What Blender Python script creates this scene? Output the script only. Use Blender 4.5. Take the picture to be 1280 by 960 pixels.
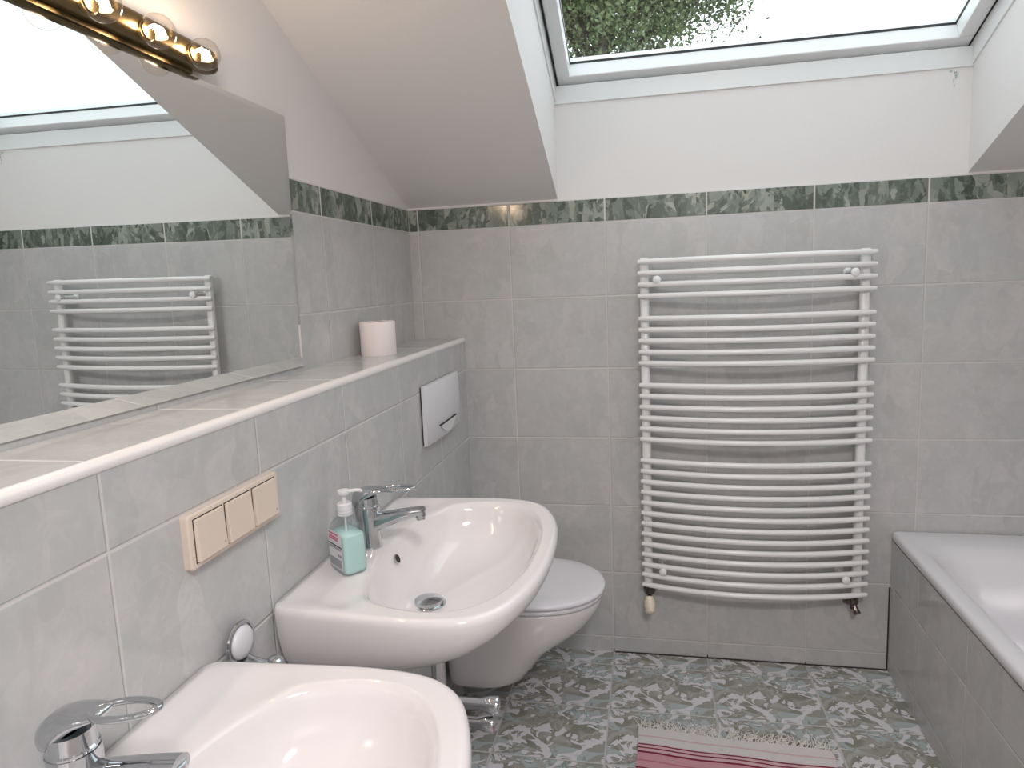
import bpy, bmesh, math, random
import numpy as np
from mathutils import Vector, Matrix
C = bpy.context.scene.collection
for o in list(bpy.data.objects): bpy.data.objects.remove(o)

# ---------------------------------------------------------------- camera
cd = bpy.data.cameras.new('camera'); cam = bpy.data.objects.new('camera', cd); C.objects.link(cam)
R_ = ((0.9805, 0.1922, -0.0404), (0.0135, 0.139, 0.9902), (-0.1959, 0.9715, -0.1337))
rt, up, fw = [Vector(r).normalized() for r in R_]
cam.matrix_world = Matrix(((rt.x, up.x, -fw.x, .808), (rt.y, up.y, -fw.y, -2.346), (rt.z, up.z, -fw.z, 1.3753), (0, 0, 0, 1)))
cd.sensor_fit = 'HORIZONTAL'; cd.sensor_width = 36; cd.lens = 836.2/1280*36
cd.shift_x = -4.6/1280; cd.shift_y = -14.67/1280; cd.clip_start = .02; cd.clip_end = 200
bpy.context.scene.camera = cam
# ---------------------------------------------------------------- light and exposure
SKY = 2.9; BULB_W = 0.95; FILL_W = 49.0
sc = bpy.context.scene
sc.view_settings.view_transform = 'Standard'; sc.view_settings.look = 'None'
sc.view_settings.gamma = 1; sc.view_settings.exposure = -0.42; sc.view_settings.use_curve_mapping = False
w = bpy.data.worlds.new('overcast_sky'); sc.world = w; w.use_nodes = True
wn = w.node_tree; bg = wn.nodes['Background']; bg.inputs[1].default_value = SKY
bg.inputs[0].default_value = (.90, .945, 1, 1)

# ---------------------------------------------------------------- node helpers
class NT:
    def __init__(s, name):
        s.m = bpy.data.materials.new(name); s.m.use_nodes = True; s.t = s.m.node_tree; s.n = s.t.nodes
        s.b = s.n['Principled BSDF']; s.out = s.n['Material Output']
    def node(s, k, **kw):
        n = s.n.new(k)
        for a, b in kw.items(): setattr(n, a, b)
        return n
    def put(s, sock, v):
        if isinstance(v, bpy.types.NodeSocket): s.t.links.new(v, sock)
        elif isinstance(v, (tuple, list)) and len(v) == 3 and sock.type == 'RGBA': sock.default_value = (*v, 1)
        else: sock.default_value = v
    def M(s, op, a, b=None, c=None, clamp=False):
        n = s.node('ShaderNodeMath', operation=op); n.use_clamp = clamp
        for i, v in enumerate((a, b, c)):
            if v is not None: s.put(n.inputs[i], v)
        return n.outputs[0]
    def mix(s, f, a, b, mode='MIX'):
        n = s.node('ShaderNodeMix', data_type='RGBA', blend_type=mode)
        s.put(n.inputs[0], f); s.put(n.inputs[6], a); s.put(n.inputs[7], b); return n.outputs[2]
    def ramp(s, f, stops, const=False):
        n = s.node('ShaderNodeValToRGB'); cr = n.color_ramp
        if const: cr.interpolation = 'CONSTANT'
        while len(cr.elements) < len(stops): cr.elements.new(.5)
        for e, (p, c) in zip(cr.elements, stops): e.position = p; e.color = (*c, 1) if len(c) == 3 else c
        s.put(n.inputs[0], f); return n.outputs[0]
    def step(s, v, a, b):
        n = s.node('ShaderNodeMapRange', interpolation_type='SMOOTHSTEP'); s.put(n.inputs[0], v)
        n.inputs[1].default_value = a; n.inputs[2].default_value = b; return n.outputs[0]
    def noise(s, vec, sc, det=3, rough=.5, dist=0, out=0):
        n = s.node('ShaderNodeTexNoise'); s.put(n.inputs['Vector'], vec); n.inputs['Scale'].default_value = sc
        n.inputs['Detail'].default_value = det; n.inputs['Roughness'].default_value = rough; n.inputs['Distortion'].default_value = dist
        return n.outputs[out]
    def pos(s, kind='geo'):
        if kind == 'geo': return s.node('ShaderNodeNewGeometry').outputs['Position']
        return s.node('ShaderNodeTexCoord').outputs['Object']
    def sep(s, v):
        n = s.node('ShaderNodeSeparateXYZ'); s.put(n.inputs[0], v); return n.outputs
    def comb(s, x, y, z=0.):
        n = s.node('ShaderNodeCombineXYZ')
        for i, v in enumerate((x, y, z)): s.put(n.inputs[i], v)
        return n.outputs[0]
    def bump(s, h, dist, strength=1):
        n = s.node('ShaderNodeBump'); s.put(n.inputs['Height'], h); n.inputs['Distance'].default_value = dist
        n.inputs['Strength'].default_value = strength; s.t.links.new(n.outputs[0], s.b.inputs['Normal'])
    def set(s, **kw):
        for k, v in kw.items(): s.put(s.b.inputs[k.replace('_', ' ')], v)

def leafs(t, p, scale, stretch, ang, warp=.05):
    """random tone per elongated leaf-shaped cell"""
    w_ = t.noise(p, scale*.45, 2, .5, 0, 1); a_ = t.node('ShaderNodeMixRGB', blend_type='ADD'); a_.inputs[0].default_value = warp
    t.put(a_.inputs[1], p); t.put(a_.inputs[2], w_)
    mp_ = t.node('ShaderNodeMapping'); t.put(mp_.inputs[0], a_.outputs[0]); mp_.inputs['Rotation'].default_value = (0, 0, ang); mp_.inputs['Scale'].default_value = (1, stretch, 1)
    v = t.node('ShaderNodeTexVoronoi'); t.put(v.inputs['Vector'], mp_.outputs[0]); v.inputs['Scale'].default_value = scale
    sp = t.node('ShaderNodeSeparateColor'); t.put(sp.inputs[0], v.outputs['Color']); return sp.outputs[0], sp.outputs[1]

def simple(name, col, rough=.4, metal=0., **kw):
    t = NT(name); t.set(Base_Color=col, Roughness=rough, Metallic=metal)
    for k, v in kw.items(): t.put(t.b.inputs[k.replace('_', ' ')], v)
    return t.m

def tile_mat(name, axes, u0, v0, W, H, style, grout=(.62, .60, .585), gw=.0030):
    t = NT(name); S = t.sep(t.pos()); U, V = S[axes[0]], S[axes[1]]
    def cell(x, x0, w):
        q = t.M('DIVIDE', t.M('SUBTRACT', x, x0), w); f = t.M('FRACT', q); k = t.M('FLOOR', q)
        return t.M('MULTIPLY', f, w), t.M('MULTIPLY', t.M('MINIMUM', f, t.M('SUBTRACT', 1., f)), w), k
    fu, eu, ku = cell(U, u0, W); fv, ev, kv = cell(V, v0, H)
    e = t.M('MINIMUM', eu, ev)
    tile = t.step(e, gw*.5, gw*.5 + .0009)
    if style == 'floor':
        p = t.comb(fu, fv, 0.)
        warp = t.noise(p, 9, 2, .5, 0, 1)
        n = t.node('ShaderNodeMixRGB', blend_type='ADD'); n.inputs[0].default_value = .085; t.put(n.inputs[1], p); t.put(n.inputs[2], warp); p2 = n.outputs[0]
        n1 = t.noise(p2, 10, 1.5, .45, 1.2); n2 = t.noise(t.comb(t.M('ADD', fu, 3.3), t.M('ADD', fv, 1.7)), 9, 1.2, .5, 1.5)
        n3 = t.noise(t.comb(t.M('ADD', fu, 7.1), t.M('MULTIPLY', fv, 1.15), 2.), 15, 2.2, .55, 1.5)
        col = t.ramp(n1, [(0, (.20, .205, .17)), (.42, (.25, .255, .215)), (.455, (.33, .32, .28)), (.52, (.41, .395, .36)), (.57, (.31, .31, .27))])
        blue = t.step(n2, .555, .575); col = t.mix(blue, col, (.40, .45, .45))
        white = t.step(n3, .533, .548); col = t.mix(white, col, (.66, .635, .66))
        dark = t.step(t.M('ABSOLUTE', t.M('SUBTRACT', n3, .505)), .014, .004); col = t.mix(t.M('MULTIPLY', dark, .55), col, (.15, .155, .13))
        t.set(Roughness=.16)
    elif style == 'border':
        p = t.comb(fu, t.M('MULTIPLY', fv, .8), t.M('MULTIPLY', ku, .37))
        n1 = t.noise(p, 17, 3, .6, 1.6); n2 = t.noise(p, 40, 3, .6, 1.5); n3 = t.noise(t.comb(fu, fv, 9.), 11, 2, .5, 1.)
        col = t.ramp(n1, [(.28, (.045, .052, .042)), (.43, (.085, .105, .085)), (.50, (.16, .19, .16)), (.56, (.33, .36, .32)), (.62, (.17, .20, .17)), (.72, (.11, .14, .115))])
        l1, l2 = leafs(t, p, 34, .38, .6, .03); l3, l4 = leafs(t, p, 46, .34, -.7, .03)
        col = t.ramp(l1, [(0, (.05, .065, .05)), (.3, (.09, .12, .095)), (.55, (.15, .185, .155)), (.8, (.26, .30, .26)), (1, (.36, .385, .34))])
        c2 = t.ramp(l3, [(0, (.06, .085, .066)), (.5, (.12, .155, .125)), (.85, (.22, .26, .22)), (1, (.34, .35, .29))])
        col = t.mix(t.step(n1, .47, .53), col, c2)
        col = t.mix(t.M('MULTIPLY', t.step(n2, .5, .7), .35), col, (.30, .335, .295))
        col = t.mix(t.M('MULTIPLY', t.step(n3, .55, .65), .3), col, (.30, .29, .24))
        t.set(Roughness=.12)
    else:
        r = t.M('FRACT', t.M('MULTIPLY', t.M('SINE', t.M('ADD', t.M('MULTIPLY', ku, 12.99), t.M('MULTIPLY', kv, 78.2))), 437.5))
        p = t.comb(fu, fv, t.M('MULTIPLY', r, 3.))
        n1 = t.noise(p, 9, 4, .6, 1.2); n2 = t.noise(p, 26, 3, .55, 1.6); n3 = t.noise(p, 5, 2, .5, .6)
        col = t.ramp(n1, [(.30, (.48, .48, .475)), (.45, (.52, .52, .517)), (.52, (.56, .555, .552)), (.60, (.525, .528, .523)), (.72, (.60, .59, .59))])
        l1, l2 = leafs(t, p, 15, .40, .7, .07); l3, l4 = leafs(t, p, 22, .36, -.8, .06)
        leaf = t.mix(t.step(n3, .46, .54), t.ramp(l1, [(0, (.465, .475, .465)), (.5, (.53, .525, .52)), (1, (.60, .585, .58))]), t.ramp(l3, [(0, (.475, .485, .478)), (.5, (.525, .525, .52)), (1, (.595, .58, .58))]))
        col = t.mix(.55, col, leaf)
        col = t.mix(t.M('MULTIPLY', t.step(n2, .56, .62), .20), col, (.66, .65, .645))
        col = t.mix(t.M('MULTIPLY', t.step(n2, .44, .38), .25), col, (.46, .475, .468))
        col = t.mix(t.M('MULTIPLY', t.step(n3, .45, .6), .3), col, (.50, .52, .513))
        t.set(Roughness=.13)
    col = t.mix(tile, grout, col)
    t.set(Base_Color=col); t.b.inputs['Specular IOR Level'].default_value = .5
    rg = t.b.inputs['Roughness'].default_value
    t.set(Roughness=t.M('SUBTRACT', .75, t.M('MULTIPLY', tile, .75 - rg)))
    wav = t.noise(t.pos(), 5, 2)
    h = t.M('ADD', t.step(e, gw*.3, gw*.5 + .0025), t.M('MULTIPLY', wav, .35))
    t.bump(h, .0012, .9)
    return t.m

# ---------------------------------------------------------------- mesh helpers
def fin(name, bm, mat, parent=None, smooth=True, sharp=40, bevel=0., seg=2, subsurf=0, mats=None):
    bmesh.ops.recalc_face_normals(bm, faces=bm.faces[:])
    me = bpy.data.meshes.new(name); bm.to_mesh(me); bm.free()
    o = bpy.data.objects.new(name, me); C.objects.link(o)
    for m in (mats or [mat]): me.materials.append(m)
    if smooth:
        me.polygons.foreach_set('use_smooth', [True]*len(me.polygons))
        if sharp and not subsurf:
            try: me.set_sharp_from_angle(angle=math.radians(sharp))
            except Exception: pass
    if bevel:
        b = o.modifiers.new('bevel', 'BEVEL'); b.width = bevel; b.segments = seg; b.limit_method = 'ANGLE'; b.angle_limit = math.radians(35); b.harden_normals = True
    if subsurf:
        s = o.modifiers.new('sub', 'SUBSURF'); s.levels = s.render_levels = subsurf
    if parent: o.parent = parent
    return o
def B(): return bmesh.new()
def box(bm, x0, x1, y0, y1, z0, z1):
    v = [bm.verts.new(p) for p in ((x0,y0,z0),(x1,y0,z0),(x1,y1,z0),(x0,y1,z0),(x0,y0,z1),(x1,y0,z1),(x1,y1,z1),(x0,y1,z1))]
    return [bm.faces.new([v[i] for i in f]) for f in ((0,3,2,1),(4,5,6,7),(0,1,5,4),(1,2,6,5),(2,3,7,6),(3,0,4,7))]
def prism(bm, pts, axis, a, b):
    """polygon pts (2D) extruded along axis from a to b; 2D order = remaining axes"""
    def P(p, t):
        q = list(p); q.insert(axis, t); return q
    A = [bm.verts.new(P(p, a)) for p in pts]; Bq = [bm.verts.new(P(p, b)) for p in pts]
    bm.faces.new(A); bm.faces.new(Bq[::-1]); n = len(pts)
    for i in range(n): bm.faces.new((A[i], Bq[i], Bq[(i+1) % n], A[(i+1) % n]))
def loft(bm, rings, cap0=True, cap1=True, closed=True):
    R = [[bm.verts.new(p) for p in r] for r in rings]; n = len(R[0])
    for a, b in zip(R, R[1:]):
        for i in range(n if closed else n-1): bm.faces.new((a[i], a[(i+1) % n], b[(i+1) % n], b[i]))
    if cap0: bm.faces.new(R[0][::-1])
    if cap1: bm.faces.new(R[-1])
    return R
def frame(d):
    d = Vector(d).normalized(); a = Vector((0, 0, 1)) if abs(d.z) < .9 else Vector((0, 1, 0))
    u = d.cross(a).normalized(); return u, d.cross(u).normalized()
def tube(bm, pts, rad, n=16, cap=True, flat=None):
    """swept tube; rad number or list; parallel transport"""
    pts = [Vector(p) for p in pts]; rs = rad if isinstance(rad, (list, tuple)) else [rad]*len(pts)
    T = [(pts[min(i+1, len(pts)-1)] - pts[max(i-1, 0)]).normalized() for i in range(len(pts))]
    u, v = frame(T[0]); rings = []
    for p, t, r in zip(pts, T, rs):
        u = (u - t*u.dot(t)).normalized(); v = t.cross(u)
        ru, rv = r if isinstance(r, tuple) else (r, r)
        rings.append([p + u*ru*math.cos(a) + v*rv*math.sin(a) for a in [2*math.pi*k/n for k in range(n)]])
    loft(bm, rings, cap, cap)
def lathe(bm, prof, base, d=(0, 0, 1), n=32):
    """prof: (radius, height) along d from base"""
    base = Vector(base); d = Vector(d).normalized(); u, v = frame(d); rings = []
    for r, h in prof:
        r = max(r, 1e-5); rings.append([base + d*h + (u*math.cos(a) + v*math.sin(a))*r for a in [2*math.pi*k/n for k in range(n)]])
    loft(bm, rings)
def arc(cx, cy, r, a0, a1, n): return [(cx + r*math.cos(math.radians(a0 + (a1-a0)*k/n)), cy + r*math.sin(math.radians(a0 + (a1-a0)*k/n))) for k in range(n+1)]
def smooth_path(pts, per=6, closed=False):
    pts = [Vector(p) for p in pts]; n = len(pts); out = []
    for i in range(n if closed else n-1):
        g = lambda k: pts[k % n] if closed else pts[max(0, min(n-1, k))]
        a, b, c, d = g(i-1), g(i), g(i+1), g(i+2)
        for s in range(per):
            t = s/per; out.append(.5*((2*b) + (c-a)*t + (2*a-5*b+4*c-d)*t*t + (3*b-a-3*c+d)*t**3))
    if not closed: out.append(pts[-1])
    return out
def tag(o, label=None, cat=None, group=None, kind=None):
    if label: o['label'] = label
    if cat: o['category'] = cat
    if group: o['group'] = group
    if kind: o['kind'] = kind
    return o
def thing(name, label, cat, loc=(0, 0, 0), group=None):
    o = bpy.data.objects.new(name, None); C.objects.link(o); o.location = loc; o.empty_display_size = .05
    return tag(o, label, cat, group)
def keep(child, parent):
    """parent without moving (parents are only translated)"""
    child.parent = parent; child.matrix_parent_inverse = Matrix.Translation(parent.location).inverted(); return child
# ---------------------------------------------------------------- key measures (metres)
XU, XF, XR, YR = -.0393, .1504, 2.36, -3.7          # upper left wall, ledge wall, right wall, rear wall
ZP, HB, ZT, ZL, W, H, YC = .0606, .0762, 1.6434, 1.180, 1/3, .2511, -.3383
TAN = .432; TH = math.atan(TAN); Z0 = 1.652; ZFLAT = 2.58
BX = 1.597                                           # bath panel face
OX0, OX1 = .507, 1.775                               # skylight reveal
# ---------------------------------------------------------------- materials
paint = NT('white_wall_paint'); nn = paint.noise(paint.pos(), 140, 3); paint.bump(nn, .0006, .5)
paint.set(Base_Color=(.80, .785, .775), Roughness=.7); paint = paint.m
m_lining = simple('white_window_lining', (.82, .84, .84), .35)
m_sash = simple('white_lacquered_sash', (.86, .88, .885), .25)
m_back = tile_mat('marbled_wall_tile_back', (0, 2), 0, ZP, W, H, 'wall')
m_left = tile_mat('marbled_wall_tile_side', (1, 2), YC, ZP, W, H, 'wall')
m_top = tile_mat('marbled_ledge_tile', (1, 0), YC, XU-.3, W, 1.0, 'wall')
m_bback = tile_mat('green_leaf_border_tile_back', (0, 2), 0, ZP+6*H-.0006, W, HB+.003, 'border', gw=.0045)
m_bleft = tile_mat('green_leaf_border_tile_side', (1, 2), YC, ZP+6*H-.0006, W, HB+.003, 'border', gw=.0045)
m_floor = tile_mat('camouflage_pattern_floor_tile', (0, 1), 0, -.0912, W, .2517, 'floor', grout=(.50, .49, .475), gw=.0045)
m_ceramic = simple('white_sanitary_ceramic', (.80, .765, .765), .09, Coat_Weight=.4)
m_trim = simple('white_glazed_edge_profile', (.82, .79, .775), .18)
m_enamel = simple('white_enamel', (.76, .75, .775), .12, Coat_Weight=.3)
m_rad = simple('white_radiator_lacquer', (.87, .865, .86), .22)
m_chrome = simple('chrome', (.56, .58, .60), .05, 1.)
m_chrome2 = simple('worn_chrome', (.55, .55, .56), .16, 1.)
m_dark = simple('dark_rubber_and_gap_shade', (.02, .02, .02), .6)  # for rubber, print and the painted-in shade of the sash gap
m_lid = simple('grey_white_toilet_seat_plastic', (.78, .765, .80), .22)
m_plast = simple('white_plastic', (.76, .755, .775), .3)
m_cream = simple('cream_switch_plastic', (.74, .63, .53), .32)
m_ivory = simple('ivory_plastic', (.80, .73, .58), .35)
m_joint = simple('dark_joint_filler', (.03, .027, .025), .7)
m_mirror = simple('silvered_mirror', (.86, .885, .88), .0, 1.)
m_medge = simple('mirror_glass_edge', (.10, .13, .12), .2)
t = NT('aged_brass'); g = t.noise(t.pos('obj'), 30, 3)
t.set(Base_Color=t.mix(g, (.115, .082, .038), (.20, .145, .07)), Metallic=1., Roughness=t.M('ADD', .24, t.M('MULTIPLY', g, .14))); m_brass = t.m
def thin_glass(name, tint=(1, 1, 1), ior=1.45, rim=0.):
    t = NT(name); t.n.remove(t.b); tr = t.node('ShaderNodeBsdfTransparent'); tr.inputs[0].default_value = (*tint, 1)
    gl = t.node('ShaderNodeBsdfGlossy'); gl.inputs['Roughness'].default_value = .02; fr = t.node('ShaderNodeFresnel'); fr.inputs[0].default_value = ior
    if rim: t.n.remove(fr); lw = t.node('ShaderNodeLayerWeight'); lw.inputs[0].default_value = .5
    mx = t.node('ShaderNodeMixShader'); L = t.t.links.new
    bf = t.node('ShaderNodeNewGeometry').outputs['Backfacing']; f_ = t.M('MULTIPLY', fr.outputs[0], t.M('SUBTRACT', 1., bf)) if not rim else t.M('ADD', .035, t.M('MULTIPLY', t.M('POWER', lw.outputs['Facing'], 3.5), rim))
    L(f_, mx.inputs[0]); L(tr.outputs[0], mx.inputs[1]); L(gl.outputs[0], mx.inputs[2]); L(mx.outputs[0], t.out.inputs[0]); return t.m
m_pane = thin_glass('window_glass', (.96, .985, .975)); m_bulb = thin_glass('clear_bulb_glass', (.97, .94, .90), 1.5, .75)
m_pet = thin_glass('clear_bottle_plastic', (.93, .95, .96), 1.5, .7)
def emit(name, col, s):
    t = NT(name); t.set(Base_Color=(0, 0, 0)); t.b.inputs['Emission Color'].default_value = (*col, 1); t.b.inputs['Emission Strength'].default_value = s; return t.m
m_fil = emit('glowing_filament', (1, .72, .42), 120)
m_opal = emit('fill_lamp_opal_glass', (1, .93, .86), 3)  # glow of the added fill lamp
m_soap = simple('mint_green_liquid_soap', (.55, .78, .73), .25)
t = NT('toilet_paper'); t.set(Base_Color=(.86, .79, .78), Roughness=.9); t.bump(t.noise(t.pos('obj'), 300, 2), .0006, .6); m_paper = t.m
# ---------------------------------------------------------------- room shell
S = lambda o: tag(o, kind='structure')
b = B(); box(b, -.5, 2.7, YR-.2, .3, -.2, 0); floor = S(fin('floor', b, m_floor, smooth=False))
b = B(); box(b, -.5, 2.7, 0, .25, 0, 1.962); wall_back = S(fin('wall_back', b, paint, smooth=False))
b = B(); box(b, XU, XR, -.004, .0, 0, ZP+6*H); fin('tile_cladding', b, m_back, wall_back, smooth=False)
b = B(); box(b, XU, XR, -.0045, .0, ZP+6*H, ZT); fin('border_tile_band', b, m_bback, wall_back, smooth=False)
b = B(); prism(b, [(-.0045, ZT), (0, ZT), (0, ZT+.004), (-.003, ZT+.004)], 0, XU, XR); fin('grout_line', b, simple('pale_grout', (.66, .64, .62), .7), wall_back, smooth=False)
b = B()                                              # peeled paint by the skylight corner
for k, (dx, dz, ww, hh) in enumerate(((0, 0, .011, .004), (.004, -.008, .006, .010), (.0, -.020, .004, .010), (-.012, .004, .010, .003), (.011, -.004, .003, .013), (.002, -.036, .003, .008))):
    prism(b, [(1.722+dx, 1.950+dz), (1.722+dx+ww, 1.952+dz), (1.722+dx+ww*.8, 1.950+dz-hh), (1.722+dx+ww*.3, 1.949+dz-hh)], 1, -.0012, 0)
fin('peeled_paint_spot', b, simple('bare_grey_plaster', (.42, .50, .50), .8), wall_back, smooth=False)['label'] = 'grey green peeled paint spot'
b = B(); box(b, -.3, XU, YR, .0, 0, 2.8); wall_left = S(fin('wall_left', b, paint, smooth=False))
b = B(); box(b, XU, XU+.004, YR, -.0045, ZL-.03, ZP+6*H); fin('tile_cladding', b, m_left, wall_left, smooth=False)
b = B(); box(b, XU, XU+.0045, YR, -.0045, ZP+6*H, ZT); fin('border_tile_band', b, m_bleft, wall_left, smooth=False)
b = B(); prism(b, [(XU, ZT), (XU+.0045, ZT), (XU+.003, ZT+.004), (XU, ZT+.004)], 1, YR, -.004); fin('grout_line', b, bpy.data.materials['pale_grout'], wall_left, smooth=False)
b = B(); box(b, XU+.0045, XF-.004, YR, -.0045, 0, ZL-.005); ledge = S(fin('wall_left_lower', b, paint, smooth=False))
b = B(); box(b, XF-.004, XF, YR, -.004, 0, ZL-.010); fin('tile_cladding', b, m_left, ledge, smooth=False)
b = B(); box(b, XU+.004, XF-.010, YR, -.004, ZL-.005, ZL); fin('ledge_tiles', b, m_top, ledge, smooth=False)
b = B(); prism(b, [(XF-.012, ZL-.014)] + [(XF+.001, ZL-.0135)] + arc(XF-.008, ZL-.0085, .0105, -20, 90, 8) + [(XF-.012, ZL+.002)], 1, YR, -.004)
fin('edge_profile', b, m_trim, ledge, sharp=30)
b = B(); box(b, XR, XR+.2, YR, .0, 0, 2.8); wr = S(fin('wall_right', b, paint, smooth=False)); b = B(); box(b, XR-.004, XR, YR, -.004, 0, ZP+6*H); fin('tile_cladding', b, m_left, wr, smooth=False)
b = B(); box(b, XR-.0045, XR, YR, -.004, ZP+6*H, ZT); fin('border_tile_band', b, m_bleft, wr, smooth=False)
b = B(); box(b, -.3, XR+.2, YR-.2, YR, 0, 2.8); wq = S(fin('wall_rear', b, paint, smooth=False)); b = B(); box(b, XF, XR-.004, YR, YR+.004, 0, ZP+6*H); fin('tile_cladding', b, m_back, wq, smooth=False)
b = B(); box(b, XF, XR-.004, YR, YR+.0045, ZP+6*H, ZT); fin('border_tile_band', b, m_bback, wq, smooth=False)
# sloped ceiling with the skylight opening: three slabs of one mesh
def zlow(y): return Z0 - TAN*y
YT = -(ZFLAT-Z0)/TAN; OUT = .40
slab = [(0, Z0), (YT, ZFLAT), (YT-.3, ZFLAT), (YT-.3, ZFLAT+.42), (YT, ZFLAT+.42), (.25, zlow(.25)+.42), (.25, Z0)]
b = B(); prism(b, slab, 0, -.3, OX0); prism(b, slab, 0, OX1, XR+.2)
prism(b, [(-1.29, 2.62), (-1.42, zlow(-1.42)), (YT, ZFLAT), (YT-.3, ZFLAT), (YT-.3, ZFLAT+.42), (YT, ZFLAT+.42), (-1.29, zlow(-1.29)+.42)], 0, OX0, OX1)
box(b, -.3, XR+.2, YR-.2, YT-.3, ZFLAT, ZFLAT+.2)
S(fin('ceiling', b, paint, smooth=False))
# skylight
sv = Vector((0, -math.cos(TH), math.sin(TH))); nv = Vector((0, math.sin(TH), math.cos(TH))); O0 = Vector((0, .02, 2.023))
def wp(x, s, o): return O0 + sv*s + nv*o + Vector((x, 0, 0))
win = bpy.data.objects.new('window_1', None); C.objects.link(win); win.location = (1.14, .02, 2.02); win['kind'] = 'structure'
def wbox(bm, x0, x1, s0, s1, o0, o1, xi=0.):
    P = [wp(x, s, o) for o in (o0, o1) for x, s in ((x0, s0), (x1, s0), (x1, s1), (x0, s1))]
    v = [bm.verts.new(p) for p in P]
    for f in ((0,3,2,1),(4,5,6,7),(0,1,5,4),(1,2,6,5),(2,3,7,6),(3,0,4,7)): bm.faces.new([v[i] for i in f])
SL = 1.36; FW = .046
b = B(); x0, x1 = .519, 1.7655
wbox(b, x0, x1, 0, FW, 0, .075); wbox(b, x0, x1, SL-FW, SL, 0, .075); wbox(b, x0, x0+FW-.003, FW, SL-FW, 0, .075); wbox(b, x1-FW+.003, x1, FW, SL-FW, 0, .075)
keep(fin('window_sash', b, m_sash, bevel=.004, smooth=True), win)
b = B(); gx0, gx1 = x0+FW-.003, x1-FW+.003; gg = .0016
for a in ((gx0, gx1, FW, FW+gg), (gx0, gx1, SL-FW-gg, SL-FW), (gx0, gx0+gg, FW+gg, SL-FW-gg), (gx1-gg, gx1, FW+gg, SL-FW-gg)): wbox(b, *a, .048, .056)
keep(fin('glazing_gasket', b, m_dark, smooth=False), win)
b = B(); wbox(b, gx0+gg, gx1-gg, FW+gg, SL-FW-gg, .052, .056); keep(fin('glass_pane', b, m_pane, smooth=False), win)
b = B(); wbox(b, OX0+.0062, x0-.0002, 0, SL, -.0005, .0035); wbox(b, x0, x1, -.0038, -.0004, .0005, .003); wbox(b, x1+.0002, OX1-.0042, 0, SL, .001, .0035)  # dark strips stand in for the shade in the gap around the sash
keep(fin('sash_gap_shade', b, m_dark, smooth=False), win)
b = B()                                              # outer frame and its inner lining
wbox(b, OX0-.06, OX0+.006, -.05, SL+.05, .004, .10); wbox(b, OX1-.004, OX1+.06, -.05, SL+.05, .004, .10)
wbox(b, OX0+.006, OX1-.004, -.06, -.004, .004, .10); wbox(b, OX0+.006, OX1-.004, SL+.006, SL+.06, .004, .10)
keep(fin('window_frame', b, m_lining, smooth=False), win)
b = B()
prism(b, [(-.005, 1.962), (.03, 1.962), (.03, 2.012), (.008, 2.022), (-.005, 2.020)], 0, OX0, OX1)
wbox(b, OX0-.01, OX0+.005, .0, SL, -.060, .004); wbox(b, OX1-.005, OX1+.01, .0, SL, -.060, .004)
keep(fin('window_lining', b, m_lining, smooth=False, bevel=.0015), win)
b = B(); wbox(b, x0+.25, x1-.25, SL-.075, SL-.055, -.035, -.02); wbox(b, x0+.25, x0+.27, SL-.075, SL-.055, -.03, 0); wbox(b, x1-.27, x1-.25, SL-.075, SL-.055, -.03, 0)
keep(fin('window_handle', b, m_chrome2, bevel=.003), win)
# dark joints at the foot of the back wall
b = B(); box(b, .67, BX, -.0075, -.0035, 0, .0035)
for xx in (2/3, 1, 4/3-.333, 4/3): box(b, xx-.0015, xx+.0015, -.006, -.0035, .002, .012)
box(b, BX-.004, BX, -.006, -.0035, .002, .30)
S(fin('trim_1', b, m_joint, smooth=False))

# ---------------------------------------------------------------- bathtub and its tiled surround
m_bp = tile_mat('marbled_bath_panel_tile', (1, 2), -.254, ZP, W, H, 'wall')
b = B(); box(b, BX, BX+.06, -2.2, -.004, 0, .468)
box(b, BX+.06, XR, -2.2, -1.80, 0, .468); sur = S(fin('wall_bath_surround', b, m_bp, smooth=False))
def rrect(x0, x1, y0, y1, r, z, n=8):
    out = []
    for cx, cy, a in ((x1-r, y1-r, 0), (x0+r, y1-r, 90), (x0+r, y0+r, 180), (x1-r, y0+r, 270)):
        out += [(px, py, z) for px, py in arc(cx, cy, r, a, a+90, n)]
    return out
b = B(); tx0, tx1, ty0, ty1 = BX-.003, XR-.006, -1.79, -.0055
rings = [rrect(tx0+.004, tx1, ty0, ty1, .012, .472), rrect(tx0, tx1, ty0, ty1, .014, .476), rrect(tx0, tx1, ty0, ty1, .014, .494), rrect(tx0+.004, tx1-.002, ty0+.004, ty1-.002, .014, .501), rrect(tx0+.012, tx1-.01, ty0+.01, ty1-.01, .016, .503),
         rrect(tx0+.045, tx1-.045, ty0+.09, ty1-.10, .09, .500), rrect(tx0+.058, tx1-.058, ty0+.11, ty1-.135, .10, .494), rrect(tx0+.070, tx1-.068, ty0+.125, ty1-.155, .11, .470),
         rrect(tx0+.095, tx1-.09, ty0+.16, ty1-.24, .12, .30), rrect(tx0+.125, tx1-.12, ty0+.22, ty1-.34, .12, .14), rrect(tx0+.17, tx1-.165, ty0+.28, ty1-.42, .11, .092), rrect(tx0+.24, tx1-.235, ty0+.4, ty1-.55, .09, .085)]
loft(b, rings, cap0=False, cap1=True)
tub = tag(fin('bathtub', b, m_enamel, sharp=60), 'white enamel bathtub with wide flat rim, set in grey tiled surround at right', 'bathtub')
b = B(); lathe(b, [(0, 0), (.026, 0), (.026, .004), (.018, .006), (0, .006)], (1.98, -.75, .085)); fin('bath_drain', b, m_chrome, tub)

bath_turn = Matrix.Translation((BX, 0, 0)) @ Matrix.Rotation(math.radians(-1.2), 4, 'Z') @ Matrix.Translation((-BX, 0, 0))
for o in (sur, tub): o.matrix_world = bath_turn
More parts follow.
